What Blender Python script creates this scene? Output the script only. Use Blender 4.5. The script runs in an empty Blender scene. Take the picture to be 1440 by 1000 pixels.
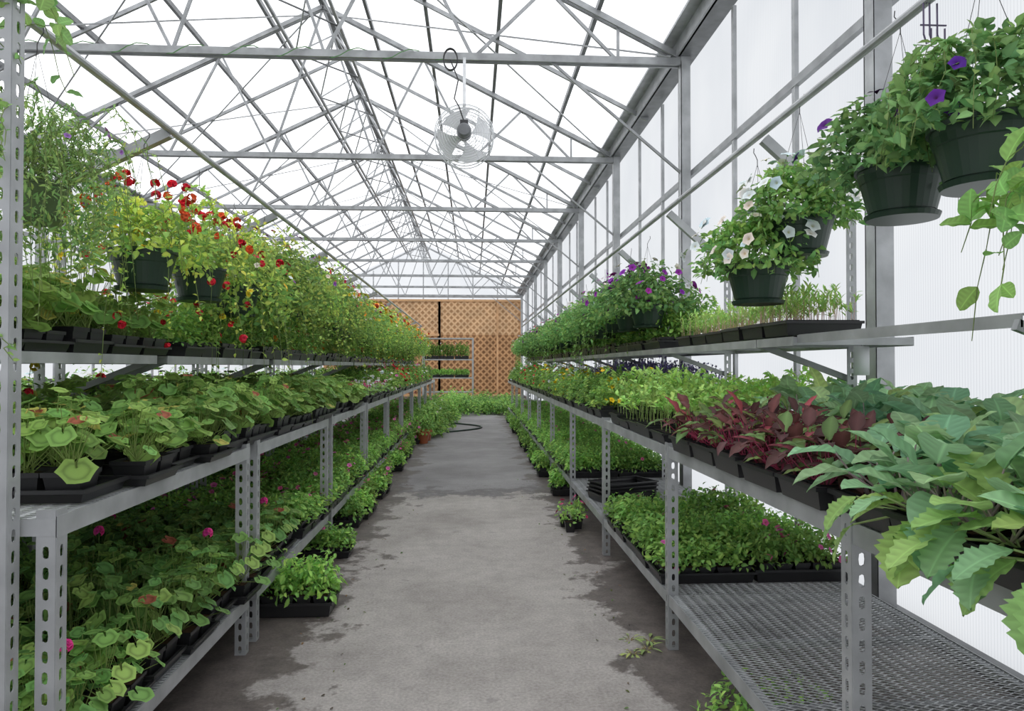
import bpy, math
import numpy as np
from mathutils import Vector
sc=bpy.context.scene
pi=math.pi
def s2l(c):
    c=np.array(c,dtype=float)/255.0
    return np.where(c<=0.04045,c/12.92,((c+0.055)/1.055)**2.4)
def nrm(a): 
    return a/np.maximum(np.linalg.norm(a,axis=-1,keepdims=True),1e-9)

# ------------------------------------------------------------ materials
def newmat(name):
    m=bpy.data.materials.new(name); m.use_nodes=True
    nt=m.node_tree; nt.nodes.clear()
    out=nt.nodes.new('ShaderNodeOutputMaterial')
    return m,nt,out
def N(nt,t,**k):
    n=nt.nodes.new(t)
    for a,b in k.items():
        if a in n.inputs.keys(): n.inputs[a].default_value=b
        else: setattr(n,a,b)
    return n
def ramp(nt,pts):
    r=nt.nodes.new('ShaderNodeValToRGB'); el=r.color_ramp.elements
    el[0].position=pts[0][0]; el[0].color=tuple(pts[0][1])+(1,)
    el[1].position=pts[-1][0]; el[1].color=tuple(pts[-1][1])+(1,)
    for p,c in pts[1:-1]:
        e=el.new(p); e.color=tuple(c)+(1,)
    return r
def mat_foliage():
    m,nt,out=newmat('foliage'); L=nt.links.new
    at=N(nt,'ShaderNodeAttribute',attribute_name='Col')
    oi=N(nt,'ShaderNodeObjectInfo')
    mr=N(nt,'ShaderNodeMapRange'); mr.inputs['To Min'].default_value=1.12; mr.inputs['To Max'].default_value=1.75
    L(oi.outputs['Random'],mr.inputs['Value'])
    hs=N(nt,'ShaderNodeHueSaturation'); L(mr.outputs[0],hs.inputs['Value']); L(at.outputs['Color'],hs.inputs['Color'])
    hs.inputs['Saturation'].default_value=.93; hs.inputs['Hue'].default_value=.493
    p=N(nt,'ShaderNodeBsdfPrincipled'); p.inputs['Roughness'].default_value=.58
    p.inputs['Specular IOR Level'].default_value=.3
    L(hs.outputs[0],p.inputs['Base Color'])
    t=N(nt,'ShaderNodeBsdfTranslucent'); 
    g=N(nt,'ShaderNodeGamma'); g.inputs[1].default_value=.88; L(hs.outputs[0],g.inputs[0]); L(g.outputs[0],t.inputs[0])
    mx=N(nt,'ShaderNodeMixShader'); mx.inputs[0].default_value=.36
    L(p.outputs[0],mx.inputs[1]); L(t.outputs[0],mx.inputs[2]); L(mx.outputs[0],out.inputs[0])
    return m
def mat_col(name,rough,metal=0,spec=.5,noise=0):
    m,nt,out=newmat(name); L=nt.links.new
    at=N(nt,'ShaderNodeAttribute',attribute_name='Col')
    p=N(nt,'ShaderNodeBsdfPrincipled'); p.inputs['Roughness'].default_value=rough
    p.inputs['Metallic'].default_value=metal; p.inputs['Specular IOR Level'].default_value=spec
    if noise:
        tc=N(nt,'ShaderNodeTexCoord'); n=N(nt,'ShaderNodeTexNoise'); n.inputs['Scale'].default_value=noise; n.inputs['Detail'].default_value=5
        L(tc.outputs['Object'],n.inputs['Vector'])
        r=ramp(nt,[(.3,(.72,.72,.72)),(.7,(1.15,1.15,1.15))]); L(n.outputs[0],r.inputs[0])
        mm=N(nt,'ShaderNodeMix',data_type='RGBA',blend_type='MULTIPLY'); mm.inputs[0].default_value=1
        L(at.outputs['Color'],mm.inputs[6]); L(r.outputs[0],mm.inputs[7]); L(mm.outputs[2],p.inputs['Base Color'])
    else: L(at.outputs['Color'],p.inputs['Base Color'])
    L(p.outputs[0],out.inputs[0])
    return m
def mat_poly(name,transp,col,ribaxis,scale,rib=.9):
    m,nt,out=newmat(name); L=nt.links.new
    tc=N(nt,'ShaderNodeTexCoord'); w=N(nt,'ShaderNodeTexWave'); w.bands_direction=ribaxis; w.inputs['Scale'].default_value=scale
    L(tc.outputs['Object'],w.inputs['Vector'])
    n=N(nt,'ShaderNodeTexNoise'); n.inputs['Scale'].default_value=.8; n.inputs['Detail'].default_value=3; L(tc.outputs['Object'],n.inputs['Vector'])
    a=np.array(col)
    r=ramp(nt,[(0,tuple(a*rib)),(.25,tuple(a)),(1,tuple(a))]); L(w.outputs[0],r.inputs[0])
    r2=ramp(nt,[(.3,(.90,.91,.925)),(.65,(1,1,1))]); L(n.outputs[0],r2.inputs[0])
    mm=N(nt,'ShaderNodeMix',data_type='RGBA',blend_type='MULTIPLY'); mm.inputs[0].default_value=1
    L(r.outputs[0],mm.inputs[6]); L(r2.outputs[0],mm.inputs[7])
    t=N(nt,'ShaderNodeBsdfTranslucent'); L(mm.outputs[2],t.inputs[0])
    tr=N(nt,'ShaderNodeBsdfTransparent'); L(mm.outputs[2],tr.inputs[0])
    mx=N(nt,'ShaderNodeMixShader'); mx.inputs[0].default_value=transp
    L(t.outputs[0],mx.inputs[1]); L(tr.outputs[0],mx.inputs[2]); L(mx.outputs[0],out.inputs[0])
    return m
def mat_floor():
    m,nt,out=newmat('concrete_floor'); L=nt.links.new
    tc=N(nt,'ShaderNodeTexCoord'); sp=N(nt,'ShaderNodeSeparateXYZ'); L(tc.outputs['Object'],sp.inputs[0])
    def noise(s,d=6,rg=.6):
        n=N(nt,'ShaderNodeTexNoise'); n.inputs['Scale'].default_value=s; n.inputs['Detail'].default_value=d; n.inputs['Roughness'].default_value=rg
        L(tc.outputs['Object'],n.inputs['Vector']); return n
    def math_(op,a,b):
        k=N(nt,'ShaderNodeMath',operation=op)
        for i,v in enumerate((a,b)):
            if v is None: continue
            if isinstance(v,(int,float)): k.inputs[i].default_value=v
            else: L(v,k.inputs[i])
        return k.outputs[0]
    def mapr(v,a,b):
        mr=N(nt,'ShaderNodeMapRange'); mr.inputs['From Min'].default_value=a; mr.inputs['From Max'].default_value=b; L(v,mr.inputs['Value']); return mr.outputs[0]
    def mixc(f,a,b):
        x=N(nt,'ShaderNodeMix',data_type='RGBA'); L(f,x.inputs[0]); L(a,x.inputs[6]); L(b,x.inputs[7]); return x.outputs[2]
    n1=noise(1.3); n2=noise(9,8,.7); n3=noise(70,4,.7); n4=noise(.9,5,.65); n5=noise(2.6,7,.72)
    base=ramp(nt,[(.3,s2l((160,154,150))),(.5,s2l((178,172,168))),(.7,s2l((190,184,180)))]); L(n1.outputs[0],base.inputs[0])
    fine=ramp(nt,[(.3,(.84,.84,.84)),(.6,(1.03,1.03,1.03))]); L(n2.outputs[0],fine.inputs[0])
    grit=ramp(nt,[(.35,(.78,.78,.78)),(.65,(1.12,1.12,1.12))]); L(n3.outputs[0],grit.inputs[0])
    def mul(a,b):
        mm=N(nt,'ShaderNodeMix',data_type='RGBA',blend_type='MULTIPLY'); mm.inputs[0].default_value=1
        L(a,mm.inputs[6]); L(b,mm.inputs[7]); return mm.outputs[2]
    c=mul(mul(base.outputs[0],fine.outputs[0]),grit.outputs[0])
    yy=math_('ADD',sp.outputs[1],math_('MULTIPLY',math_('SUBTRACT',n5.outputs[0],.5),3.0))
    farm=mapr(yy,7.75,7.85)
    fc=ramp(nt,[(.35,s2l((122,120,122))),(.65,s2l((152,150,152)))]); L(n4.outputs[0],fc.inputs[0])
    c=mixc(math_('MULTIPLY',farm,.85),c,mul(fc.outputs[0],grit.outputs[0]))
    rim=math_('MULTIPLY',mapr(yy,7.6,7.75),math_('SUBTRACT',1.0,mapr(yy,8.0,8.3)))
    spots=mapr(n5.outputs[0],.62,.66)
    wet=math_('MAXIMUM',math_('MULTIPLY',rim,.6),math_('MULTIPLY',spots,.3))
    wc=N(nt,'ShaderNodeRGB'); wc.outputs[0].default_value=tuple(s2l((98,94,94)))+(1,)
    c=mixc(wet,c,wc.outputs[0])
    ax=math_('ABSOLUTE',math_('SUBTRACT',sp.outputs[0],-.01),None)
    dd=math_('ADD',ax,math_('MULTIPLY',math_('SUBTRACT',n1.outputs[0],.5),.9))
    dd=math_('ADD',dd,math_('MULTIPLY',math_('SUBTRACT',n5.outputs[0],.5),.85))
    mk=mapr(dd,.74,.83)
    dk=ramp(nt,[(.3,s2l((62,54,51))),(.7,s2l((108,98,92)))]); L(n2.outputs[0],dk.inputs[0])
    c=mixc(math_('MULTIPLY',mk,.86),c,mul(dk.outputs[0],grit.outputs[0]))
    p=N(nt,'ShaderNodeBsdfPrincipled'); L(c,p.inputs['Base Color'])
    rr=ramp(nt,[(0,(.85,.85,.85)),(1,(.55,.55,.55))]); L(mk,rr.inputs[0]); L(rr.outputs[0],p.inputs['Roughness'])
    p.inputs['Specular IOR Level'].default_value=.3
    b=N(nt,'ShaderNodeBump'); b.inputs['Strength'].default_value=.3; b.inputs['Distance'].default_value=.01; L(n2.outputs[0],b.inputs['Height']); L(b.outputs[0],p.inputs['Normal'])
    L(p.outputs[0],out.inputs[0]); return m
def mat_wood():
    m,nt,out=newmat('cedar_lattice'); L=nt.links.new
    at=N(nt,'ShaderNodeAttribute',attribute_name='Col')
    tc=N(nt,'ShaderNodeTexCoord'); n=N(nt,'ShaderNodeTexNoise'); n.inputs['Scale'].default_value=2; n.inputs['Detail'].default_value=6
    L(tc.outputs['Object'],n.inputs['Vector'])
    r=ramp(nt,[(.3,(.8,.8,.8)),(.7,(1.1,1.1,1.1))]); L(n.outputs[0],r.inputs[0])
    mm=N(nt,'ShaderNodeMix',data_type='RGBA',blend_type='MULTIPLY'); mm.inputs[0].default_value=1
    L(at.outputs['Color'],mm.inputs[6]); L(r.outputs[0],mm.inputs[7])
    p=N(nt,'ShaderNodeBsdfPrincipled'); p.inputs['Roughness'].default_value=.7; L(mm.outputs[2],p.inputs['Base Color']); L(p.outputs[0],out.inputs[0])
    return m
FOL=mat_foliage(); PLA=mat_col('black_plastic',.38,0,.5); PET=mat_col('petals',.6,0,.2); MET=mat_col('galvanised_steel',.45,.35,.5,6); SOI=mat_col('potting_soil',.95,0,.1,60)
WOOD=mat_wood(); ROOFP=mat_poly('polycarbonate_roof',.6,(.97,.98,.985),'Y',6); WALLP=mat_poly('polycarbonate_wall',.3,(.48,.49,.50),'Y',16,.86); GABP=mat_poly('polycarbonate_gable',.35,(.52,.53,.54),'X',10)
FLO=mat_floor()
MATS=[FOL,PLA,PET,MET,SOI,WOOD]

# ------------------------------------------------------------ geometry accumulator
class Geo:
    def __init__(s): s.V=[];s.C=[];s.F=[];s.n=0
    def add(s,v,f,c,m=0):
        v=np.asarray(v,float).reshape(-1,3); c=np.asarray(c,float)
        if c.ndim==1: c=np.tile(c[:3],(len(v),1))
        s.V.append(v); s.C.append(c)
        for fa in (f if isinstance(f,(list,tuple)) else [f]):
            fa=np.asarray(fa,int)
            if fa.size: s.F.append((fa+s.n,m))
        s.n+=len(v)
    def mesh(s,name,smooth=True,mats=None):
        me=bpy.data.meshes.new(name)
        V=np.concatenate(s.V); C=np.concatenate(s.C)
        idx=np.concatenate([f.ravel() for f,_ in s.F]); tot=np.concatenate([np.full(len(f),f.shape[1]) for f,_ in s.F])
        mi=np.concatenate([np.full(len(f),m) for f,m in s.F])
        st=np.concatenate([[0],np.cumsum(tot)[:-1]])
        me.vertices.add(len(V)); me.vertices.foreach_set('co',V.ravel().astype(np.float32))
        me.loops.add(len(idx)); me.loops.foreach_set('vertex_index',idx.astype(np.int32))
        me.polygons.add(len(tot)); me.polygons.foreach_set('loop_start',st.astype(np.int32)); me.polygons.foreach_set('loop_total',tot.astype(np.int32))
        for m in (mats or MATS): me.materials.append(m)
        me.polygons.foreach_set('material_index',mi.astype(np.int32))
        sm=np.isin(mi,[0,2]) if smooth else np.zeros(len(mi),bool)
        me.polygons.foreach_set('use_smooth',sm)
        me.update(calc_edges=True); me.validate()
        a=me.color_attributes.new('Col','FLOAT_COLOR','POINT')
        a.data.foreach_set('color',np.concatenate([C,np.ones((len(C),1))],1).ravel().astype(np.float32))
        return me
COL=sc.collection
def obj(name,me,loc=(0,0,0),rot=(0,0,0),scale=(1,1,1),parent=None):
    o=bpy.data.objects.new(name,me); o.location=loc; o.rotation_euler=rot; o.scale=scale
    COL.objects.link(o)
    if parent: o.parent=parent
    return o
def empty(name,loc=(0,0,0)):
    o=bpy.data.objects.new(name,None); o.location=loc; o.empty_display_size=.1; COL.objects.link(o); return o

BOXF=np.array([[0,1,3,2],[4,6,7,5],[0,4,5,1],[2,3,7,6],[0,2,6,4],[1,5,7,3]])
def box(g,x0,x1,y0,y1,z0,z1,c,m=3):
    v=[(x,y,z) for x in(x0,x1) for y in(y0,y1) for z in(z0,z1)]
    g.add(v,BOXF,c,m)
def bar(g,p0,p1,w,h,c,m=3,up=(0,0,1)):
    p0=np.array(p0,float);p1=np.array(p1,float); d=nrm(p1-p0); u=np.array(up,float)
    if abs(d@u)>.97: u=np.array((0,1,0.))
    x=nrm(np.cross(d,u)); z=np.cross(x,d)
    v=[p+x*a*w/2+z*b*h/2 for a in(-1,1) for p in(p0,p1) for b in(-1,1)]
    g.add(v,BOXF,c,m)
def tube(g,pts,r,c,m=3,ns=6,closed=False):
    P=np.array(pts,float); n=len(P)
    if closed: T=np.roll(P,-1,0)-np.roll(P,1,0)
    else: T=np.gradient(P,axis=0)
    T=nrm(T); ref=np.array((.13,.27,.95)); 
    X=np.cross(T,ref); bad=np.linalg.norm(X,axis=1)<.1; X[bad]=np.cross(T[bad],np.array((1,0,0.))); X=nrm(X); Y=np.cross(T,X)
    a=np.arange(ns)*2*pi/ns; r=np.broadcast_to(np.asarray(r,float),(n,))
    v=P[:,None,:]+r[:,None,None]*(np.cos(a)[None,:,None]*X[:,None,:]+np.sin(a)[None,:,None]*Y[:,None,:])
    f=[]
    for i in range(n if closed else n-1):
        j=(i+1)%n
        for k in range(ns): f.append((i*ns+k,i*ns+(k+1)%ns,j*ns+(k+1)%ns,j*ns+k))
    g.add(v.reshape(-1,3),np.array(f),c,m)
def lathe(g,prof,c,m=1,ns=28,o=(0,0,0),axis='z'):
    a=np.arange(ns)*2*pi/ns; v=[]
    for r,z in prof:
        for t in a:
            p=(r*math.cos(t),r*math.sin(t),z) if axis=='z' else (r*math.cos(t),z,r*math.sin(t))
            v.append((p[0]+o[0],p[1]+o[1],p[2]+o[2]))
    f=[(i*ns+k,i*ns+(k+1)%ns,(i+1)*ns+(k+1)%ns,(i+1)*ns+k) for i in range(len(prof)-1) for k in range(ns)]
    g.add(v,np.array(f),c,m)

# ------------------------------------------------------------ leaf templates
def T_ovate(w=.5,n=5,fold=.25,curl=.35,power=.8,jag=0,wave=0,seed=0,vein=1.25,skew=.8):
    v=[];f=[];cf=[]
    for i in range(n+1):
        t=i/n; hw=w/2*max(math.sin(pi*min(1,t**skew)),0)**power
        if i==n: hw=.004
        if i==0: hw=max(hw,.02)
        if jag and 0<i<n: hw*=1+jag*(1 if i%2 else -1)
        z=-curl*t*t; wv=wave*math.sin(i*2.1+seed)
        yl=-.04*(1 if jag and i%2 else 0)
        v+=[(-hw,t+yl,z+fold*hw+wv),(0,t,z),(hw,t+yl,z+fold*hw-wv)]; cf+=[.95,vein,1.0]
    for i in range(n):
        a=i*3; f+=[(a,a+1,a+4,a+3),(a+1,a+2,a+5,a+4)]
    return dict(v=np.array(v),f=[np.array(f)],c=np.array(cf)[:,None]*np.ones((1,3)))
def T_veined(w=.8,n=12,curl=.3,power=.55,seed=0,skew=.75,jag=0,vein=1.6):
    rg=np.random.RandomState(seed); cols=(-1,-.62,-.12,0,.12,.62,1); v=[];f=[];cf=[]; m=len(cols); ph=rg.rand()*6
    for i in range(n+1):
        t=i/n; hw=w/2*max(math.sin(pi*min(1,t**skew)),0)**power
        if i==n: hw=.01
        if i==0: hw=max(hw,.02)
        if jag and 0<i<n: hw*=1+jag*(1 if i%2 else -1)
        for c in cols:
            ac=abs(c); e=math.sin(i*1.1+ph+(2 if c>0 else 0))
            z=-curl*t*t+.22*hw*ac+ (.03*e if ac==1 else .0) + (.012*(1 if i%2 else -1) if ac==.62 else 0)
            v.append((c*hw,t+.10*hw*2*ac*(1-t)*1.2,z))
            cf.append(vein if c==0 else (1.12 if ac==.12 else ((1.22 if i%2 else .93) if ac==.62 else (1.05 if i%2 else .98))))
    for i in range(n):
        for j in range(m-1):
            a=i*m+j; f.append((a,a+1,a+1+m,a+m))
    return dict(v=np.array(v),f=[np.array(f)],c=np.array(cf)[:,None]*np.ones((1,3)))
def T_round(seed=0,n=18,zone=.62):
    v=[(0,-.25,-.03)];cf=[1.1]
    rings=[(.36,1.04),(.50,.9),(.64,zone),(.80,.98),(1.0,1.08)]
    for r,c in rings:
        for k in range(n):
            t=-pi/2+.16+ (2*pi-.32)*k/(n-1)
            sc_=1.0
            if r>.75: sc_=1+(.07 if k%3==1 else -.06)
            notch=1-.30*math.exp(-((t+pi/2)/.4)**2)-.30*math.exp(-((t-1.5*pi)/.4)**2)
            rr=r*sc_*notch
            z=.22*r*r+.09*math.sin(3*t+seed)*r*r - .02
            if r==1.0: z-=.06
            v.append((rr*math.cos(t),rr*math.sin(t),z)); cf.append(c)
    q=[];tt=[]
    for k in range(n-1): tt.append((0,1+k,2+k))
    for j in range(4):
        for k in range(n-1):
            a=1+j*n+k; q.append((a,a+n,a+n+1,a+1))
    return dict(v=np.array(v),f=[np.array(q),np.array(tt)],c=np.array(cf)[:,None]*np.ones((1,3)))
def T_flower(n=10,center=(.55,.5,.2),depth=.35,lobe=.8):
    v=[(0,0,-depth)];c=[center]
    for j,(r,z) in enumerate(((.3,0),(1,.12))):
        for k in range(n):
            t=2*pi*k/n; rr=r*(lobe if (j and k%2) else 1)
            v.append((rr*math.cos(t),rr*math.sin(t),z-(.12 if (j and not k%2) else 0))); c.append((.8,.8,.8) if j==0 else (1,1,1))
    t=[(0,1+k,1+(k+1)%n) for k in range(n)]; q=[(1+k,1+n+k,1+n+(k+1)%n,1+(k+1)%n) for k in range(n)]
    return dict(v=np.array(v),f=[np.array(q),np.array(t)],c=np.array(c))
def T_stick():
    v=[]
    for y,s in((0,1.2),(1,.8)):
        for k in range(3):
            a=2*pi*k/3; v.append((s*math.cos(a),y,s*math.sin(a)))
    return dict(v=np.array(v),f=[np.array([(k,(k+1)%3,3+(k+1)%3,3+k) for k in range(3)])],c=np.ones((6,3)))
LF=T_ovate(); LFN=T_ovate(w=.3,n=3,curl=.25); LFS=T_ovate(w=.6,n=3,fold=.3,curl=.3)
BRA=[T_veined(w=.78,seed=i,curl=.2+.12*i) for i in range(3)]
BEE=[T_ovate(w=.52,n=7,fold=.3,curl=.35,wave=.04,seed=i,vein=1.7,skew=.85) for i in range(3)]
MUS=[T_veined(w=.66,n=16,seed=i,curl=.4,jag=.13,skew=1.1,power=.6,vein=1.4) for i in range(3)]
RND=[T_round(i) for i in range(3)]; RNDP=[T_round(i,zone=.95) for i in range(3)]
FLW=T_flower(); STK=T_stick()
def place(g,T,P,Y,Z,S,C,m=0):
    P=np.asarray(P,float).reshape(-1,3); n=len(P)
    if n==0: return
    Y=nrm(np.asarray(Y,float).reshape(-1,3)+1e-6); Z=np.asarray(Z,float).reshape(-1,3)
    X=nrm(np.cross(Y,Z)); Z=np.cross(X,Y)
    S=np.asarray(S,float)
    if S.ndim==0: S=np.full((n,3),S)
    elif S.ndim==1: S=np.repeat(S[:,None],3,1)
    C=np.asarray(C,float)
    if C.ndim==1: C=np.tile(C,(n,1))
    tv=T['v'][None,:,:]*S[:,None,:]
    v=P[:,None,:]+tv[:,:,0:1]*X[:,None,:]+tv[:,:,1:2]*Y[:,None,:]+tv[:,:,2:3]*Z[:,None,:]
    c=np.clip(C[:,None,:]*T['c'][None],0,1)
    k=len(T['v']); off=(np.arange(n)*k)[:,None,None]
    g.add(v.reshape(-1,3),[(f[None]+off).reshape(-1,f.shape[1]) for f in T['f']],c.reshape(-1,3),m)
def sticks(g,A,B,r,c,m=0):
    A=np.asarray(A,float).reshape(-1,3);B=np.asarray(B,float).reshape(-1,3); d=B-A; L=np.linalg.norm(d,axis=1)
    n=len(A); S=np.stack([np.full(n,r),L,np.full(n,r)],1)
    place(g,STK,A,d,np.tile((.3,.5,.2),(n,1)),S,c,m)
def jit(rg,base,n,a=.18,pal=None):
    base=s2l(base) 
    k=rg.uniform(1-a,1+a,(n,1)); h=rg.uniform(-.12,.12,(n,1))
    c=base[None,:]*k; c[:,0:1]*=1+h*1.6; c[:,2:3]*=1-h
    return c

# ------------------------------------------------------------ plants
def geranium(g,rg,x,y,z,R=.11,H=.17,n=15,ls=.042,yel=.05,col=(98,142,66),flower=None,zone=True):
    a=np.arange(n)*2.4+rg.uniform(0,6); rr=R*np.sqrt((np.arange(n)+.4)/n)*rg.uniform(.75,1.3,n)
    h=z+H*(1-.65*(rr/R)**2)*rg.uniform(.8,1.15)+rg.uniform(-.035,.03,n)
    P=np.stack([x+rr*np.cos(a),y+rr*np.sin(a),np.maximum(h,z+.02)],1)
    t=rg.uniform(.3,1.3,n)*(rr/R)
    Z=np.stack([np.cos(a)*t,np.sin(a)*t,np.ones(n)],1)+rg.uniform(-.4,.4,(n,3))
    Y=np.stack([np.cos(a),np.sin(a),-t],1)
    S=ls*rg.uniform(.55,1.2,n)*(.8+.3*rr/R)
    C=jit(rg,col,n,.24)
    u=rg.rand(n); C[u<yel]=s2l((178,174,80)); C[(u>yel)&(u<yel+.14)]=s2l((138,172,80)); C[(u>.992)]=s2l((150,84,54))
    sticks(g,np.tile((x,y,z),(n,1))+rg.uniform(-.012,.012,(n,3)),P-nrm(Z)*.004,.0018,s2l((128,150,80)))
    pick=rg.randint(0,3,n)
    for k in range(3): place(g,(RND if zone else RNDP)[k],P[pick==k],Y[pick==k],Z[pick==k],S[pick==k],C[pick==k])
    if flower is not None: floret_head(g,rg,x+rg.uniform(-.05,.05),y+rg.uniform(-.05,.05),z+H+.05,flower,.018,z)
def floret_head(g,rg,x,y,z,col,R=.025,z0=None,n=12,s=.013):
    if z0 is not None: sticks(g,[(x,y,z0)],[(x,y,z)],.0018,s2l((120,150,80)))
    D=nrm(rg.normal(size=(n,3))+np.array((0,0,.6)))
    place(g,FLW,np.array((x,y,z))+D*R,np.cross(D,rg.normal(size=(n,3))),D,s*rg.uniform(.8,1.2,n),jit(rg,col,n,.15),2)
def rosette(g,rg,x,y,z,n,pet,bl,Ts,el,col,stem,sr=.002,cols=None,drop=.5,spread=.01,arc=None):
    a=np.arange(n)*2.4+rg.uniform(0,6.28) if arc is None else rg.uniform(arc[0],arc[1],n)
    e=rg.uniform(el[0],el[1],n)
    pl=rg.uniform(pet[0],pet[1],n); L=rg.uniform(bl[0],bl[1],n)
    D=np.stack([np.cos(a)*np.cos(e),np.sin(a)*np.cos(e),np.sin(e)],1)
    B=np.array((x,y,z))+np.stack([np.cos(a),np.sin(a),0*a],1)*spread
    P=B+D*pl[:,None]; e2=e-rg.uniform(.2,1,n)*drop
    D2=np.stack([np.cos(a)*np.cos(e2),np.sin(a)*np.cos(e2),np.sin(e2)],1)+rg.uniform(-.15,.15,(n,3))
    Z=np.stack([-np.cos(a)*np.sin(e2),-np.sin(a)*np.sin(e2),np.cos(e2)],1)+rg.uniform(-.25,.25,(n,3))
    C=jit(rg,col,n)
    if cols is not None:
        for pr,cc in cols:
            mk=rg.rand(n)<pr; C[mk]=jit(rg,cc,mk.sum())
    sticks(g,B,P,sr,s2l(stem))
    pick=rg.randint(0,len(Ts),n)
    for k in range(len(Ts)): place(g,Ts[k],P[pick==k],D2[pick==k],Z[pick==k],L[pick==k],C[pick==k])
def mound(g,rg,c,R,H,n,ls,cols,T=None,low=-.1,flowers=(),fs=.02,Ry=None,fz=1.1):
    T=T or LFS; Ry=Ry or R
    a=rg.uniform(0,2*pi,n); w=rg.uniform(low,1,n); s=np.sqrt(np.clip(1-np.clip(w,0,1)**2,0,1))*np.where(w<0,rg.uniform(.72,1.1,n),rg.uniform(.5,1.08,n))
    s=s*(1+.25*np.minimum(w,0)); ph=rg.rand(2)*6
    lump=1+.12*np.sin(3*a+ph[0])+.1*np.sin(7*a+4*w+ph[1])
    P=np.stack([c[0]+R*s*lump*np.cos(a),c[1]+Ry*s*lump*np.sin(a),c[2]+H*w*rg.uniform(.75,1.15,n)*(1+.12*np.sin(4*a+ph[1]))],1)
    O=nrm(np.stack([np.cos(a)*s,np.sin(a)*s,.3+w],1))
    Y=nrm(np.stack([np.cos(a),np.sin(a),rg.uniform(-.5,.7,n)],1)+rg.normal(size=(n,3))*.55)
    Z=O+rg.normal(size=(n,3))*.4+np.array((0,0,.35))
    C=np.zeros((n,3)); pk=rg.randint(0,len(cols),n)
    for k,cc in enumerate(cols):
        mk=pk==k; C[mk]=jit(rg,cc,mk.sum(),.2)
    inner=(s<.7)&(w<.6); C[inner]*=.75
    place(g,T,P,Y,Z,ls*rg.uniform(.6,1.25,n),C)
    for cnt,fc in flowers:
        a=rg.uniform(0,2*pi,cnt); w=rg.uniform(max(low,-.1),1,cnt); s=np.sqrt(1-np.clip(w,0,1)**2)
        lump=1+.12*np.sin(3*a+ph[0])+.1*np.sin(7*a+4*w+ph[1])
        O=nrm(np.stack([np.cos(a)*s,np.sin(a)*s,.3+w],1))
        P=np.stack([c[0]+R*fz*s*lump*np.cos(a),c[1]+Ry*fz*s*lump*np.sin(a),c[2]+H*w*(fz+.08)+.015],1)
        Z=O+rg.normal(size=(cnt,3))*.3
        place(g,FLW,P,np.cross(Z,rg.normal(size=(cnt,3))),Z,fs*rg.uniform(.75,1.2,cnt),jit(rg,fc,cnt,.12),2)
def trail(g,rg,p,a,L,drop,nl,ls,col,T=None,up=.2,flower=None):
    k=9; t=np.linspace(0,1,k)
    pts=np.stack([p[0]+np.cos(a)*L*.55*np.sqrt(t),p[1]+np.sin(a)*L*.55*np.sqrt(t),p[2]+up*t*(1-t)*2*L-drop*L*t*t],1)
    pts+=rg.normal(size=pts.shape)*.006
    sticks(g,pts[:-1],pts[1:],.0014,s2l((120,140,80)))
    u=rg.uniform(.1,1,nl)*(k-1); i=np.minimum(u.astype(int),k-2); fr=(u-i)[:,None]
    P=pts[i]*(1-fr)+pts[i+1]*fr; D=nrm(rg.normal(size=(nl,3))+np.array((0,0,.2)))
    place(g,T or LFS,P,D,rg.normal(size=(nl,3))*.5+np.array((0,0,1)),ls*rg.uniform(.6,1.2,nl),jit(rg,col,nl,.2))
    if flower is not None:
        q=pts[-1]; floret_head(g,rg,q[0],q[1],q[2],flower,.015,None,8,.012)

BLK=s2l((38,38,40)); SOILC=s2l((70,52,40))
def frust(g,x,y,z0,z1,a0,b0,a1,b1,c,m=1,bottom=True):
    v=[(x+sx*a/2,y+sy*b/2,z) for z,a,b in((z0,a0,b0),(z1,a1,b1)) for sx,sy in((-1,-1),(1,-1),(1,1),(-1,1))]
    f=[(0,1,5,4),(1,2,6,5),(2,3,7,6),(3,0,4,7)]+([(3,2,1,0)] if bottom else [])
    g.add(v,np.array(f),c,m)
def pot(g,x,y,z,s=.095,h=.08):
    frust(g,x,y,z,z+h,s*.72,s*.72,s*.95,s*.95,BLK)
    frust(g,x,y,z+h-.014,z+h,s*.985,s*.985,s,s,BLK,1,False)
    g.add([(x+sx*s*.46,y+sy*s*.46,z+h-.01) for sx,sy in((-1,-1),(1,-1),(1,1),(-1,1))],np.array([(0,1,2,3)]),SOILC,4)
def tray(g,L=.50,W=.27,h=.055):
    frust(g,0,0,0,h,L*.95,W*.92,L,W,BLK)
    t=.008
    for x0,x1,y0,y1 in((-L/2-t,L/2+t,-W/2-t,-W/2+.004),(-L/2-t,L/2+t,W/2-.004,W/2+t),(-L/2-t,-L/2+.004,-W/2,W/2),(L/2-.004,L/2+t,-W/2,W/2)):
        box(g,x0,x1,y0,y1,h-.008,h+.003,BLK,1)
def tray_mesh(name,fn,seed,nx=5,ny=3,cell=False,L=.5,W=.27,th=.055,skip=0):
    rg=np.random.RandomState(seed); g=Geo(); tray(g,L,W,th)
    px=L*.96/nx; py=W*.95/ny
    for i in range(nx):
        for j in range(ny):
            x=(i-(nx-1)/2)*px; y=(j-(ny-1)/2)*py
            if rg.rand()<skip: continue
            if cell:
                frust(g,x,y,.004,.062,px*.6,py*.6,px*.93,py*.93,BLK); g.add([(x+sx*px*.44,y+sy*py*.44,.056) for sx,sy in((-1,-1),(1,-1),(1,1),(-1,1))],np.array([(0,1,2,3)]),SOILC,4)
                z=.055
            else: pot(g,x,y,.004,min(px,py)*.98); z=.075
            fn(g,rg,x,y,z)
    return g.mesh(name)
def fam(name,fn,n=3,**k): return [tray_mesh(name,fn,i*7+len(name),**k) for i in range(n)]
P_={}
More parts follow.
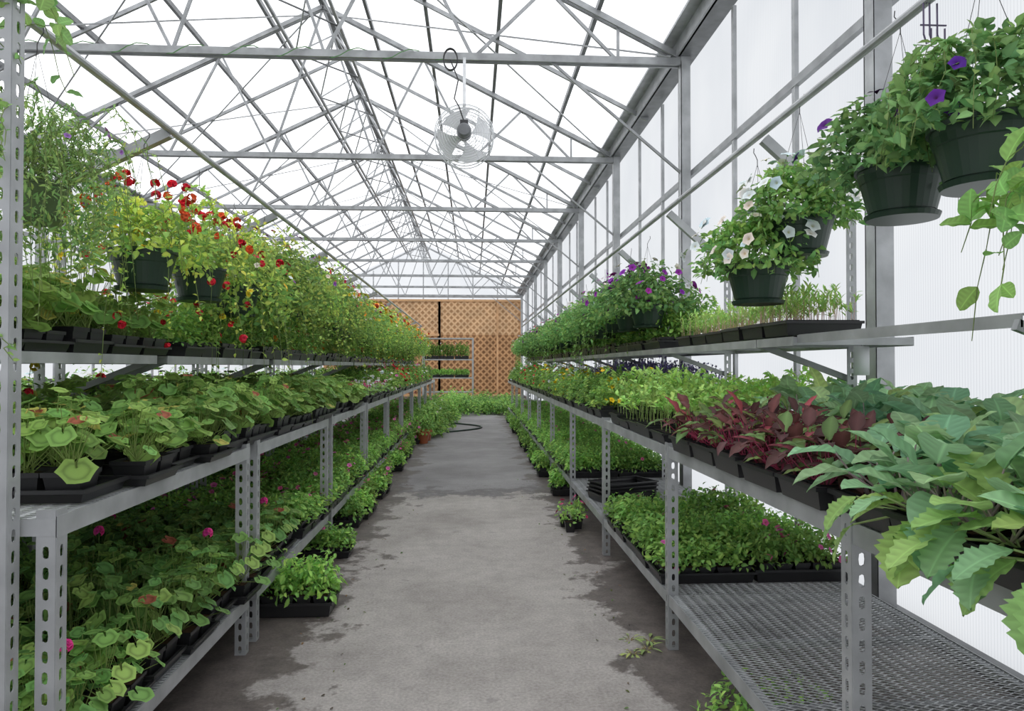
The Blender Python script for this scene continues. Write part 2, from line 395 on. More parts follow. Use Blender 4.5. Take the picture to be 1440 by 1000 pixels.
P_['ger']=fam('geranium_tray',lambda g,r,x,y,z:geranium(g,r,x,y,z,R=.105*r.uniform(.8,1.15),H=.19,n=18,ls=.037,yel=.03,col=(106,146,64)),5,nx=4,ny=2,th=.035,skip=.06)
P_['gery']=fam('yellowing_geranium_tray',lambda g,r,x,y,z:geranium(g,r,x,y,z,R=.115,H=.24*r.uniform(.75,1.1),n=19,ls=.041,yel=.09,col=(114,152,66),flower=(215,40,60) if r.rand()<.08 else None),4,nx=4,ny=2,th=.04)
P_['gerd']=fam('dark_geranium_tray',lambda g,r,x,y,z:geranium(g,r,x,y,z,R=.11,H=.2,n=20,ls=.035,yel=.01,col=(98,142,66),flower=(225,60,140) if r.rand()<.02 else None),5,nx=4,ny=2,th=.035)
P_['pet']=fam('petunia_tray',lambda g,r,x,y,z:mound(g,r,(x,y,z+.01),.065,.12,85,.036,[(118,168,74),(142,186,86),(100,148,64)],flowers=[(1,(240,120,170))] if r.rand()<.05 else ()),3,nx=5,ny=3)
P_['petp']=fam('pink_petunia_tray',lambda g,r,x,y,z:mound(g,r,(x,y,z+.01),.06,.11,70,.034,[(108,152,68),(128,170,80)],flowers=[(3,(238,110,175))] if r.rand()<.3 else (),fz=1.25),2,nx=5,ny=3)
P_['grn']=fam('bedding_plant_tray',lambda g,r,x,y,z:mound(g,r,(x,y,z+.01),.07,.18*r.uniform(.7,1.2),90,.038,[(104,148,60),(130,170,70),(84,128,56)],T=LF),4,nx=4,ny=3)
P_['tallg']=fam('tall_bedding_tray',lambda g,r,x,y,z:mound(g,r,(x,y,z+.02),.085,.30*r.uniform(.7,1.2),150,.04,[(98,140,58),(134,170,72),(82,124,54)],T=LF,low=0,flowers=[(2,(240,235,230))] if r.rand()<.3 else ()),4,nx=4,ny=2)
def fl(col,H=.18,k=3,base=[(100,143,60),(126,164,68)],fs=.022): return lambda g,r,x,y,z:mound(g,r,(x,y,z+.01),.07,H*r.uniform(.8,1.3),80,.034,base,flowers=[(k,col)],fs=fs,fz=1.25)
P_['yel']=fam('yellow_flower_tray',fl((250,215,40),k=4),2,nx=4,ny=3)
P_['wht']=fam('white_flower_tray',fl((245,245,245),k=4),2,nx=4,ny=3)
P_['red']=fam('red_flower_tray',fl((220,40,60),k=3),2,nx=4,ny=3)
P_['pnk']=fam('pink_flower_tray',fl((235,120,180),k=3),2,nx=4,ny=3)
P_['org']=fam('orange_flower_tray',fl((245,140,40),H=.28,k=4),2,nx=4,ny=3)
def lav(g,r,x,y,z):
    mound(g,r,(x,y,z+.01),.06,.17,60,.034,[(105,135,88),(122,152,98)],T=LFN)
    for i in range(5):
        a=r.uniform(0,6.28); d=r.uniform(0,.05); h=r.uniform(.2,.34); p=(x+d*math.cos(a),y+d*math.sin(a),z)
        q=(x+d*1.8*math.cos(a),y+d*1.8*math.sin(a),z+h); sticks(g,[p],[q],.0015,s2l((90,110,70)))
        m=9; P=np.array(q)+np.stack([r.normal(size=m)*.005,r.normal(size=m)*.005,-r.uniform(0,.07,m)],1)
        place(g,FLW,P,r.normal(size=(m,3)),r.normal(size=(m,3)),.009,jit(r,(125,112,168),m),2)
P_['lav']=fam('lavender_tray',lav,2,nx=4,ny=3)
P_['bra']=fam('collard_tray',lambda g,r,x,y,z:rosette(g,r,x,y,z,8,(.06,.14),(.085,.14),BRA,(.5,1.45),(116,156,118),(175,155,160),.003,[(.35,(136,174,126)),(.08,(158,188,112))],.7),4,nx=4,ny=2,cell=True)
P_['bee']=fam('beet_tray',lambda g,r,x,y,z:rosette(g,r,x,y,z,9,(.04,.13),(.055,.10),BEE,(.4,1.4),(80,48,46),(160,52,84),.002,[(.38,(92,114,60)),(.25,(66,42,40)),(.07,(124,52,56))],.8),4,nx=6,ny=3,cell=True)
P_['mus']=fam('mustard_green_tray',lambda g,r,x,y,z:rosette(g,r,x,y,z,6,(.05,.11),(.1,.17),MUS,(.3,1.3),(132,172,92),(170,190,130),.0028,[(.3,(148,188,104))],.9),2,nx=4,ny=2,cell=True)
def tom(g,r,x,y,z):
    H=r.uniform(.13,.24); q=(x+r.uniform(-.02,.02),y+r.uniform(-.02,.02),z+H); sticks(g,[(x,y,z)],[q],.0022,s2l((160,185,110)))
    for k in range(6):
        a=r.uniform(0,6.28); h=z+H*r.uniform(.5,1); b=np.array((x,y,h)); L=r.uniform(.06,.1); d=np.array((math.cos(a)*.8,math.sin(a)*.8,.45))
        e=b+d*L; sticks(g,[b],[e],.0012,s2l((150,185,90)))
        m=6; t=r.uniform(.35,1,m)[:,None]; P=b+d*L*t
        place(g,LFS,P,d+r.normal(size=(m,3))*.7,np.tile((0,0,1.),(m,1))+r.normal(size=(m,3))*.3,r.uniform(.025,.042,m),jit(r,(150,190,96),m))
P_['tom']=fam('tomato_seedling_tray',tom,3,nx=6,ny=3,cell=True)
def sprout(g,r,x,y,z):
    for k in range(2):
        H=r.uniform(.07,.15); ox,oy=r.uniform(-.012,.012,2); q=(x+ox*2,y+oy*2,z+H); sticks(g,[(x+ox,y+oy,z)],[q],.0017,s2l((205,175,160)))
        m=8; a=r.uniform(0,6.28,m); D=np.stack([np.cos(a),np.sin(a),r.uniform(.3,1.4,m)],1); P=np.tile(q,(m,1)); P[:,2]-=r.uniform(0,.05,m)
        place(g,LFN,P,D,np.tile((0,0,1.),(m,1)),r.uniform(.03,.06,m),jit(r,(145,182,92),m))
P_['spr']=fam('seedling_tray',sprout,3,nx=7,ny=4,cell=True)
def tagged(g,r,x,y,z):
    geranium(g,r,x,y,z,R=.05,H=.09,n=9,ls=.022,yel=0,col=(115,155,75))
    if r.rand()<.5: box(g,x-.009,x+.009,y-.001,y+.001,z,z+.13,s2l((240,240,240)),2)
    if r.rand()<.35: floret_head(g,r,x,y,z+.10,(230,80,150),.018,None,7,.012)
P_['tag']=fam('labelled_seedling_tray',tagged,2,nx=5,ny=3)

# ------------------------------------------------------------ room shell
XR,XL,XC=2.3,-6.9,-2.3; ZE,ZR=4.62,6.92; Y0,Y1=-3.4,33.0
def plane_obj(name,v,mat,f=None):
    me=bpy.data.meshes.new(name); me.from_pydata(v,[],f or [tuple(range(len(v)))]); me.materials.append(mat); me.update()
    return obj(name,me)
plane_obj('floor',[(XL-.1,Y0,0),(XR+.15,Y0,0),(XR+.15,Y1+.3,0),(XL-.1,Y1+.3,0)],FLO)
zo=.14
plane_obj('ceiling',[(XR+.1,Y0,ZE+zo+.15),(XR+.1,Y1+.25,ZE+zo+.15),(XC,Y1+.25,ZR+zo+.13),(XC,Y0,ZR+zo+.13),(XL-.1,Y0,ZE+zo+.15),(XL-.1,Y1+.25,ZE+zo+.15)],ROOFP,[(0,1,2,3),(3,2,5,4)])
plane_obj('wall_right',[(XR+.08,Y0,0),(XR+.08,Y1+.25,0),(XR+.08,Y1+.25,ZE+.3),(XR+.08,Y0,ZE+.3)],WALLP)
plane_obj('wall_left',[(XL-.08,Y0,0),(XL-.08,Y1+.25,0),(XL-.08,Y1+.25,ZE+.3),(XL-.08,Y0,ZE+.3)],WALLP)
plane_obj('wall_back',[(XL-.08,Y0,0),(XR+.08,Y0,0),(XR+.08,Y0,ZE+.3),(XC,Y0,ZR+.27),(XL-.08,Y0,ZE+.3)],GABP)
plane_obj('wall_front',[(XL-.08,Y1+.25,0),(XR+.08,Y1+.25,0),(XR+.08,Y1+.25,ZE+.3),(XC,Y1+.25,ZR+.27),(XL-.08,Y1+.25,ZE+.3)],GABP)

ST=s2l((160,162,164)); STD=s2l((118,120,122)); STL=s2l((178,180,182))
g=Geo()
for dy in(-.035,.035):
    bar(g,(XL,dy,ZE),(XR,dy,ZE),.03,.075,ST)
    bar(g,(XL,dy,ZE),(XC,dy,ZR),.025,.06,ST); bar(g,(XR,dy,ZE),(XC,dy,ZR),.025,.06,ST)
def rz(x): return ZR-abs(x-XC)*.5
tops=[XC+k*4.6/3 for k in(-2,-1,0,1,2)]; bots=[XC+k for k in(-3.83,-2.3,-.77,.77,2.3,3.83)]
for i,tx in enumerate(tops):
    for bx in(bots[i],bots[i+1]): bar(g,(tx,0,rz(tx)),(bx,0,ZE),.03,.03,ST)
for sx in(-1,1): bar(g,(XC+sx*3.83,0,ZE),(XC+sx*3.83,0,rz(XC+sx*3.83)),.03,.03,ST)
TR=g.mesh('roof_truss',False)
TY=[.2+3.6*i for i in range(10)]
TY[-1]=32.5
for y in TY: obj('roof_truss',TR,(0,y,0))
g=Geo()
for s in(XR,XL): bar(g,(s,0,ZE+.02),(XC,0,ZR+.02),.035,.05,ST)
RF=g.mesh('roof_rafter',False)
for y in TY[:9]: obj('roof_rafter',RF,(0,y+1.8,0))
g=Geo()
for k in(.98,1.98,2.93,3.85):
    for s in(-1,1):
        x=XC+s*(4.6-k); z=rz(x)+.07
        bar(g,(x,Y0+.05,z),(x,Y1+.2,z),.045,.07,STD)
bar(g,(XC,Y0+.05,ZR+.06),(XC,Y1+.2,ZR+.06),.1,.06,STD)
obj('roof_purlins',g.mesh('roof_purlins',False))
g=Geo()
for s in(-.42,.42):
    bar(g,(XC+s,Y0+.1,6.2),(XC+s,32.6,6.2),.04,.04,ST)
    y=TY[0]
    while y<30.9:
        bar(g,(XC+s,y,6.2),(XC,y+.9,ZR),.02,.02,ST); bar(g,(XC,y+.9,ZR),(XC+s,y+1.8,6.2),.02,.02,ST)
        bar(g,(XC-.42,y,6.2),(XC+.42,y+.9,6.2),.018,.018,ST)
        y+=1.8
obj('ridge_lattice_girder',g.mesh('ridge_lattice_girder',False))
g=Geo()
for i in range(8):
    y=TY[i]
    for s in(-1,1):
        if (i%2==0) or s<0:
            xa=XC+s*4.4; 
            bar(g,(xa,y,rz(xa)-.03),(XC+s*.2,y+3.6,rz(XC+s*.2)-.03),.016,.016,ST)
            bar(g,(xa,y+3.6,rz(xa)-.03),(XC+s*.2,y,rz(XC+s*.2)-.03),.016,.016,ST)
obj('roof_cross_bracing',g.mesh('roof_cross_bracing',False))
g=Geo()
for s,x in((1,XR),(-1,XL)):
    box(g,min(x-s*.14,x+s*.06),max(x-s*.14,x+s*.06),Y0+.02,Y1+.2,ZE+.05,ZE+.12,STD)
    box(g,min(x-s*.16,x-s*.12),max(x-s*.16,x-s*.12),Y0+.02,Y1+.2,ZE+.05,ZE+.28,ST)
    box(g,min(x-s*.28,x-s*.16),max(x-s*.28,x-s*.16),Y0+.02,Y1+.2,ZE+.20,ZE+.23,STL)
obj('eave_gutter_beams',g.mesh('eave_gutter_beams',False))
g=Geo()
box(g,-.05,.05,-.055,-.045,0,ZE+.05,STL); box(g,-.05,.05,.045,.055,0,ZE+.05,STL); box(g,-.006,.006,-.05,.05,0,ZE+.05,ST); box(g,-.09,.06,-.09,.09,0,.012,ST)
box(g,-.05,-.044,-.055,.055,0,ZE,STL)
CM=g.mesh('steel_column',False)
for y in TY:
    obj('steel_column',CM,(XR-.06,y,0)); obj('steel_column',CM,(XL+.06,y,0))
g=Geo()
for s,x in((1,XR+.03),(-1,XL-.03)):
    for z,h in((.04,.08),(1.17,.05),(1.10,.03),(3.45,.06)):
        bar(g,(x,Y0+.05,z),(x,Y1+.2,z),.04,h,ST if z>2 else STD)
    y=TY[0]
    while y<Y1:
        for k in(1,2): bar(g,(x,y+k*1.2,0),(x,y+k*1.2,ZE),.03,.05,STL)
        y+=3.6
obj('trim_wall_girts',g.mesh('trim_wall_girts',False))
g=Geo()
for y in TY:
    bar(g,(XR-.1,y,3.45),(XR-1.5,y,ZE),.025,.025,ST); bar(g,(XL+.1,y,3.45),(XL+1.5,y,ZE),.025,.025,ST)
obj('trim_knee_braces',g.mesh('trim_knee_braces',False))
g=Geo()
for k in range(-4,5):
    x=XC+k*1.15; bar(g,(x,Y1+.18,4.4),(x,Y1+.18,rz(x)+.05),.05,.05,STL)
bar(g,(XL,Y1+.18,ZE),(XR,Y1+.18,ZE),.06,.06,ST)
obj('trim_gable_frame',g.mesh('trim_gable_frame',False))
g=Geo(); WC=s2l((228,188,144)); WD=s2l((208,160,112)); WF=s2l((220,174,128))
LX0,LX1,LZ1=XL+.1,XR-.05,4.45; yb=Y1+.1
box(g,LX0,LX1,yb+.02,yb+.05,2.85,LZ1,s2l((196,152,108)),5)
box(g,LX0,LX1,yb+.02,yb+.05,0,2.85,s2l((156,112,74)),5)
def lat(x0,x1,z0,z1,p,c):
    w=x1-x0;h=z1-z0;k=-h
    while k<w:
        for sgn,yy in((1,yb-.01),(-1,yb)):
            a=max(0,k);b=min(w,k+h)
            if b-a>.05:
                if sgn>0: p0=(x0+a,yy,z0+a-k);p1=(x0+b,yy,z0+b-k)
                else: p0=(x1-a,yy,z0+a-k);p1=(x1-b,yy,z0+b-k)
                bar(g,p0,p1,.012,.08,c,5)
        k+=p
for a,b in [(LX0,-4.9),(-4.9,-1.55),(-1.55,LX1)]:
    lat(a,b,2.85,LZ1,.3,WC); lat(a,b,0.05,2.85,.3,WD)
    for xx in(a,b): box(g,xx-.05,xx+.05,yb-.06,yb-.02,0,LZ1,WF,5)
for z in(.05,2.85,LZ1): box(g,LX0,-1.55 if z==2.85 else LX1,yb-.07,yb-.02,z-.05,z+.05,WF,5)
box(g,1.1,1.18,yb-.06,yb-.02,0,LZ1,WF,5)
obj('wall_lattice_screen',g.mesh('wall_lattice_screen',False))

# ------------------------------------------------------------ benches
def slot_strip(g,o,u,w,H,c):
    o=np.array(o,float);u=np.array(u,float); up=np.array((0,0,1.)); p=.055; n=int(H/p)
    hw,hh=.0085,.017
    for i in range(n):
        z0=i*p; z1=(i+1)*p if i<n-1 else H; zc=(z0+z1)/2
        O=[(0,z0),(w/2,z0),(w,z0),(w,zc),(w,z1),(w/2,z1),(0,z1),(0,zc)]
        cx=w/2; I=[(cx-hw*.8,zc-hh*.8),(cx,zc-hh),(cx+hw*.8,zc-hh*.8),(cx+hw,zc),(cx+hw*.8,zc+hh*.8),(cx,zc+hh),(cx-hw*.8,zc+hh*.8),(cx-hw,zc)]
        v=[o+u*a+up*b for a,b in O+I]
        g.add(v,np.array([(k,(k+1)%8,8+(k+1)%8,8+k) for k in range(8)]),c,3)
def post_mesh(H,name,sx=1):
    g=Geo(); slot_strip(g,(0,0,0),(sx,0,0),.05,H,STL); slot_strip(g,(0,0,0),(0,1,0),.05,H,STL)
    box(g,min(0,sx*.05),max(0,sx*.05),0,.05,0,.004,ST)
    return g.mesh(name,False)
PM={}
def post(x,y,H,parent,sx=1,name='post'):
    k=(round(H,2),sx)
    if k not in PM: PM[k]=post_mesh(H,'slotted_post',sx)
    o=obj(name,PM[k],(x,y,0),parent=parent)
    m=o.modifiers.new('thickness','SOLIDIFY'); m.thickness=.0035; m.offset=0
    return o
def expmesh(W,L):
    g=Geo(); dx,dy=.048,.024; nx=int(W/dx); ny=int(L/dy); A=[];B=[]
    dx=W/nx; dy=L/ny
    for j in range(ny):
        for i in range(nx):
            x=i*dx;y=j*dy
            c=[(x,y+dy/2,0),(x+dx/2,y+dy,0),(x+dx,y+dy/2,0),(x+dx/2,y,0)]
            A+=[c[0],c[1],c[2],c[3]];B+=[c[1],c[2],c[3],c[0]]
    sticks(g,A,B,.0021,s2l((196,198,200)),3)
    return g.mesh('expanded_metal',False)
EM=expmesh(1.0,1.75)
SHP={}
def shelf_frame(W,L,h=.05):
    k=(round(W,2),round(L,2),h)
    if k in SHP: return SHP[k]
    g=Geo()
    for x in(0,W): 
        box(g,x-.003,x+.003,0,L,-h,.006,STL); s=1 if x==0 else -1
        box(g,min(x,x+s*.035),max(x,x+s*.035),0,L,-.004,0,ST)
    for y in(0,L): box(g,0,W,y-.003,y+.003,-h*.9,.0,STL)
    for t in(.33,.66): box(g,0,W,L*t-.015,L*t+.015,-h*.6,-.004,ST)
    SHP[k]=g.mesh('shelf_frame',False); return SHP[k]
def shelf(parent,x0,x1,y0,y1,z,name,h=.05):
    W=x1-x0;L=y1-y0
    obj(name+'_frame',shelf_frame(W,L,h),(x0,y0,z-.004),parent=parent)
    obj(name+'_mesh',EM,(x0,y0,z-.003),scale=(W/1.0,L/1.75,1),parent=parent)
ZB,ZL,ZU=1.0,.27,1.53
LB=[(1.95,3.58),(3.70,5.50),(5.62,7.40)]; y=7.5
while y<19: LB.append((y,y+1.8)); y+=1.9
RBy=[.0,1.77,3.48,5.23,7.0]; 
while RBy[-1]<19: RBy.append(RBy[-1]+1.8)
for a,b in LB:
    e=empty('slotted_steel_bench',(0,0,0))
    shelf(e,-2.1,-1.1,a,b,ZB,'top'); shelf(e,-2.1,-1.1,a,b,ZL,'lower')
    for yy in (a,b-.05):
        post(-1.1,yy,ZB+.02,e,-1,'post_front'); post(-2.1,yy,2.28,e,1,'post_back')
    shelf(e,-2.1,-1.55,a,b,1.45,'upper',.035)
    gg=Geo()
    for yy in(a+.02,b-.02): bar(gg,(-1.56,yy,1.43),(-2.08,yy,1.22),.02,.03,ST)
    bar(gg,(-2.08,b,2.26),(-1.5,b,2.55),.04,.05,ST); obj('arm',gg.mesh('arm',False),parent=e)
for a,b in LB[:7]:
    e=empty('slotted_steel_bench'); shelf(e,-3.2,-2.2,a,b,ZB,'top'); shelf(e,-3.2,-2.2,a,b,ZL,'lower')
    for yy in(a,b-.05): post(-2.2,yy,ZB+.02,e,-1); post(-3.2,yy,ZB+.02,e,1)
e=empty('hanging_rail_end_stand'); post(-1.185,1.885,2.42,e,-1,'tall_post'); post(-2.05,1.88,2.42,e,1,'tall_post')
gg=Geo(); bar(gg,(-1.2,1.9,ZB-.03),(-2.05,1.9,ZB-.03),.012,.05,STL); bar(gg,(-1.2,1.9,2.4),(-2.05,1.9,2.4),.012,.05,STL); bar(gg,(-1.2,1.9,2.4),(-1.5,1.9,2.56),.02,.03,STL); obj('cross_rail',gg.mesh('cross_rail',False),parent=e)
for i in range(len(RBy)-1):
    a,b=RBy[i],RBy[i+1]
    e=empty('slotted_steel_bench')
    shelf(e,.97,1.97,a+.01,b,ZB,'top'); shelf(e,.97,1.97,a+.01,b,ZL,'lower')
    gg=Geo()
    if a>=3.4: shelf(e,1.42,1.97,max(a+.01,3.1),b,ZU,'upper',.035)
    if 3<b<4: shelf(e,1.42,1.97,3.08,b,ZU,'upper',.035)
    if a<3: bar(gg,(1.44,a+.02,ZU-.01),(1.44,min(b,3.08),ZU-.01),.006,.035,STL); bar(gg,(1.46,a+.02,ZU+.008),(1.46,min(b,3.08),ZU+.008),.035,.004,STL)
    post(.965,a,ZB+.02,e,1,'post_front'); post(1.93,a,2.17,e,-1,'post_back')
    bar(gg,(1.92,a+.03,2.15),(1.47,a+.03,2.55),.04,.05,STL); bar(gg,(1.43,a+.03,ZU-.02),(1.92,a+.03,ZU-.2),.02,.03,ST); obj('arm',gg.mesh('arm',False),parent=e)
g=Geo()
for x in(1.45,-1.5): tube(g,[(x,Y0+.1,2.57),(x,10,2.57),(x,21,2.57)],.017,STL,3,10)
obj('hanging_basket_rails',g.mesh('hanging_basket_rails'))

# ------------------------------------------------------------ trays
rgm=np.random.RandomState(5)
def fill(label,kinds,x0s,y0,y1,z,step=.29,jx=.012,zs=(.88,1.22),sx=1):
    e=empty(label)
    y=y0+step/2
    while y<y1-step/3:
        for xc in x0s:
            kd=kinds(y,xc) if callable(kinds) else kinds
            if kd is None: continue
            fm=P_[kd]; o=obj('tray',fm[rgm.randint(len(fm))],(xc+rgm.uniform(-jx,jx),y+rgm.uniform(-.005,.005),z+.004),(0,0,pi*rgm.randint(2)+rgm.uniform(-.02,.02)),(sx,1,rgm.uniform(*zs)),parent=e)
        y+=step
    return e
def pick(*a): return a[rgm.randint(len(a))]
LX=(-1.34,-1.86); RXs=(1.21,1.72)
fill('geranium_trays','ger',LX,2.1,7.45,ZB,jx=.035)
fill('labelled_seedling_trays','tag',LX,7.5,9.6,ZB)
fill('mixed_bedding_plant_trays',lambda y,x:pick('grn','pnk','tallg','wht','grn','red'),LX,9.7,19,ZB)
fill('dark_geranium_trays','gerd',LX,1.97,4.6,ZL,jx=.03)
fill('pink_flowering_plant_trays',lambda y,x:pick('pet','pnk','grn','petp','pet'),LX,4.7,19,ZL)
fill('yellowing_geranium_trays','gery',(-1.8,),1.97,3.9,1.45)
fill('tall_flowering_plant_trays',lambda y,x:pick('tallg','tallg','gery','org','yel','grn','red'),(-1.8,),3.9,19,1.45)
fill('background_bedding_trays',lambda y,x:pick('ger','grn','pet','wht'),(-2.45,-2.95),2.0,14,ZB)
fill('background_lower_trays',lambda y,x:pick('gerd','grn'),(-2.45,-2.95),2.0,9,ZL)
fill('floor_petunia_trays','pet',(-1.03,),3.85,4.9,0,step=.62,zs=(1.1,1.4))
fill('floor_bedding_trays',lambda y,x:pick('pet','grn','pnk',None),(-1.22,),5.2,15,0,step=.33,jx=.08)
fill('mustard_green_trays','mus',(1.19,),.75,1.30,ZB)
fill('collard_green_trays','bra',(1.2,),1.30,1.88,ZB,zs=(1,1.2))
fill('collard_green_trays','bra',(1.74,),.9,3.5,ZB,zs=(1.1,1.4))
fill('beet_seedling_trays','bee',(1.19,),1.88,3.5,ZB,zs=(1.05,1.35))
fill('tomato_seedling_trays','tom',RXs,3.55,5.2,ZB)
fill('flowering_plant_trays',lambda y,x:('lav' if x>1.5 else pick('yel','wht','yel','grn')) if y<9 else pick('wht','grn','red','tallg','yel'),RXs,5.4,10.5,ZB)
fill('bedding_plant_trays',lambda y,x:pick('grn','tallg','grn','wht','red'),RXs,10.5,19,ZB)
fill('petunia_trays',lambda y,x:'petp' if y<3.9 else 'pet',RXs,3.62,5.15,ZL)
fill('light_green_bedding_trays','pet',RXs,7.1,19,ZL,step=.3)
fill('floor_plant_trays',lambda y,x:pick('pet','grn',None),(1.12,1.65),7.6,18,0,step=.33,jx=.06)
fill('seedling_trays','spr',(1.60,),3.12,4.9,ZU+.005,zs=(1,1.2),sx=.7)
fill('upper_shelf_bedding_trays',lambda y,x:pick('grn','tallg','tallg'),(1.69,),5.4,19,ZU+.005)
e=empty('empty_plant_tray_stack'); g=Geo(); tray(g,.5,.3,.06); EMT=g.mesh('empty_tray',False)
for i in range(4): obj('tray',EMT,(1.26+.01*i,6.0+.02*i,ZL+.004+.028*i),(0,0,.25+.06*i),parent=e)
for i in range(2): obj('tray',EMT,(1.32,5.6,ZL+.004+.028*i),(0,0,1.4),parent=e)
# leafy greens spilling over the near front edge of the right bench
g=Geo(); rg=np.random.RandomState(44)
for (x,y) in((1.0,1.12),(1.0,1.28),(.99,1.42),(1.0,1.56)):
    pot(g,x+.02,y,1.001,.08,.07)
    rosette(g,rg,x,y,1.07,5,(.08,.15),(.09,.14),MUS,(-.35,.5),(134,176,96),(170,190,130),.003,[(.3,(120,160,112))],.8,arc=(2.2,4.2))
    rosette(g,rg,x,y,1.07,5,(.06,.12),(.08,.13),BRA,(.3,1.4),(120,160,116),(175,165,150),.003,[(.3,(140,182,104))],.7)
obj('overhanging_kale_plants',g.mesh('overhanging_kale_plants'))

# ------------------------------------------------------------ hanging baskets
PG=s2l((40,62,50))
def basket_mesh(name,seed,kind):
    rg=np.random.RandomState(seed); g=Geo()
    k_=.72 if kind=='fine' else 1; cc=s2l((92,112,72)) if kind=='fine' else PG
    lathe(g,[(r*k_,z*.92*k_) for r,z in[(.0,-.185),(.09,-.185),(.095,-.18),(.10,-.165),(.104,-.165),(.128,-.06),(.131,-.055),(.137,-.03),(.139,-.012),(.147,-.012),(.147,.004),(.138,.004),(.134,-.02),(0,-.02)]],cc,1,32)
    lathe(g,[(r*k_,z*.92*k_) for r,z in[(0,-.192),(.112,-.192),(.118,-.175),(.112,-.178)]],cc*.9,1,32)
    for k in range(3):
        a=k*2*pi/3+.3
        sticks(g,[(.142*k_*math.cos(a),.142*k_*math.sin(a),0)],[(0,0,.47)],.0013,s2l((60,60,60)),1)
    tube(g,[(0,0,.46),(0,0,.49),(.012,0,.515),(.022,0,.53),(.02,0,.55)],.002,s2l((60,60,60)),1,5)
    U=lambda a,b: rg.uniform(a,b)
    if kind=='petp':
        mound(g,rg,(0,0,.015),.25,.21,1250,.045,[(98,142,84),(122,162,96),(82,126,72)],low=-.26,flowers=[(14,(96,40,150))],fs=.028,fz=1.15)
        for i in range(26): trail(g,rg,(0,0,.1),U(0,6.28),U(.35,.55),.35,20,.042,(118,158,90),up=.6)
    if kind=='petw':
        mound(g,rg,(0,0,.015),.24,.19,1150,.04,[(105,150,78),(132,172,90),(90,135,66)],low=-.3,flowers=[(52,(248,249,246))],fs=.03,fz=1.22)
        for i in range(24): trail(g,rg,(0,0,.08),U(0,6.28),U(.3,.5),.3,18,.037,(134,172,88),up=.6)
    if kind=='peto':
        mound(g,rg,(0,0,.02),.34,.27,1500,.047,[(95,140,74),(120,160,84),(80,124,64)],low=-.3,flowers=[(30,(150,50,165)),(14,(240,240,245))],fs=.032,fz=1.15)
    if kind=='green':
        mound(g,rg,(0,0,.02),.34,.25,1300,.045,[(94,138,70),(115,158,80),(76,120,58)],low=-.6,flowers=[(5,(200,70,110)),(7,(230,230,230)),(4,(150,60,160))],fs=.026,fz=1.15)
        for i in range(14): trail(g,rg,(0,0,.05),U(0,6.28),U(.35,.65),.8,18,.04,(105,148,75),up=.6)
    if kind=='mixred':
        mound(g,rg,(0,0,0),.30,.20,950,.038,[(132,162,66),(158,182,70),(100,140,60)],low=-.25)
        for i in range(46): trail(g,rg,(U(-.12,.12),U(-.12,.12),.08),U(0,6.28),U(.4,.8),U(-.1,.9),30,.028,pick((192,202,80),(132,170,74),(168,188,78)),up=.6,flower=pick(None,None,(222,40,60),(240,210,60)))
        for i in range(40): 
            a=U(0,6.28); r=U(.05,.45); floret_head(g,rg,r*math.cos(a),r*math.sin(a),.30-r*.6+U(0,.12),pick((215,30,50),(228,35,60),(240,95,50)),.017,.05,12,.014)
    if kind=='mixg':
        mound(g,rg,(0,0,.0),.36,.30,1700,.04,[(108,148,64),(140,170,74),(86,126,60),(162,184,80)],low=-.75,flowers=[(14,(245,240,235)),(9,(160,90,180)),(8,(240,200,60)),(8,(220,50,80))],fs=.02,fz=1.2)
        for i in range(34): trail(g,rg,(0,0,.05),U(0,6.28),U(.45,.9),U(0,1.1),26,.03,pick((162,184,80),(120,155,70),(140,170,74)),up=.8)
    if kind=='mixo':
        mound(g,rg,(0,0,.0),.36,.32,1400,.043,[(108,148,64),(138,170,74),(92,132,60)],low=-.75,flowers=[(24,(248,160,50)),(22,(246,215,60)),(9,(235,90,60))],fs=.032,fz=1.2)
    if kind=='fine':
        mound(g,rg,(0,0,.0),.25,.26,3000,.03,[(124,160,86),(142,174,96),(100,140,76)],T=LFN,low=-.95,flowers=[(14,(180,120,195))],fs=.012)
        for i in range(110): trail(g,rg,(U(-.12,.12),U(-.12,.12),.0),U(0,6.28),U(.3,.66),U(-.5,1.0),40,.02,pick((137,172,92),(158,184,100),(112,150,84)),T=LFN,up=.8)
    if kind=='ivy':
        for i in range(24): trail(g,rg,(U(-.1,.1),U(-.1,.1),.0),U(0,6.28),U(.3,.5),U(0,.8),10,.066,(122,166,84),T=BRA[0],up=.5)
    return g.mesh(name)
B_={k:[basket_mesh('hanging_basket_'+k,s*11+3,k) for s in range(n)] for k,n in dict(petp=2,petw=2,peto=2,green=2,mixred=2,mixg=3,mixo=2,fine=1,ivy=1).items()}
def basket(kind,x,y,zr,name,i=0,rot=None):
    m=B_[kind]; return obj(name,m[i%len(m)],(x,y,zr),(0,0,rgm.uniform(0,6.28) if rot is None else rot))
basket('petp',1.45,1.93,2.08,'hanging_petunia_basket',0,1.0)
basket('petp',1.46,2.34,2.075,'hanging_petunia_basket',1,2.0)
basket('petw',1.45,3.07,2.06,'hanging_petunia_basket',0,0)
basket('petw',1.31,3.2,1.86,'hanging_petunia_basket',1,2.)
basket('ivy',1.36,1.45,1.76,'hanging_foliage_basket',0,.5)
y=5.55;i=0
while y<19:
    basket('peto' if y<6.7 else 'green',1.38,y,1.88 if y<6.7 else 1.86+rgm.uniform(-.03,.06),'hanging_petunia_basket' if y<6.7 else 'hanging_foliage_basket',i); y+=.6; i+=1
basket('fine',-1.5,2.52,2.02,'hanging_fern_basket',0,0)
basket('mixred',-1.5,3.32,1.92,'hanging_verbena_basket',0,.4)
basket('mixred',-1.5,3.98,1.93,'hanging_verbena_basket',1,2)
y=4.6;i=0
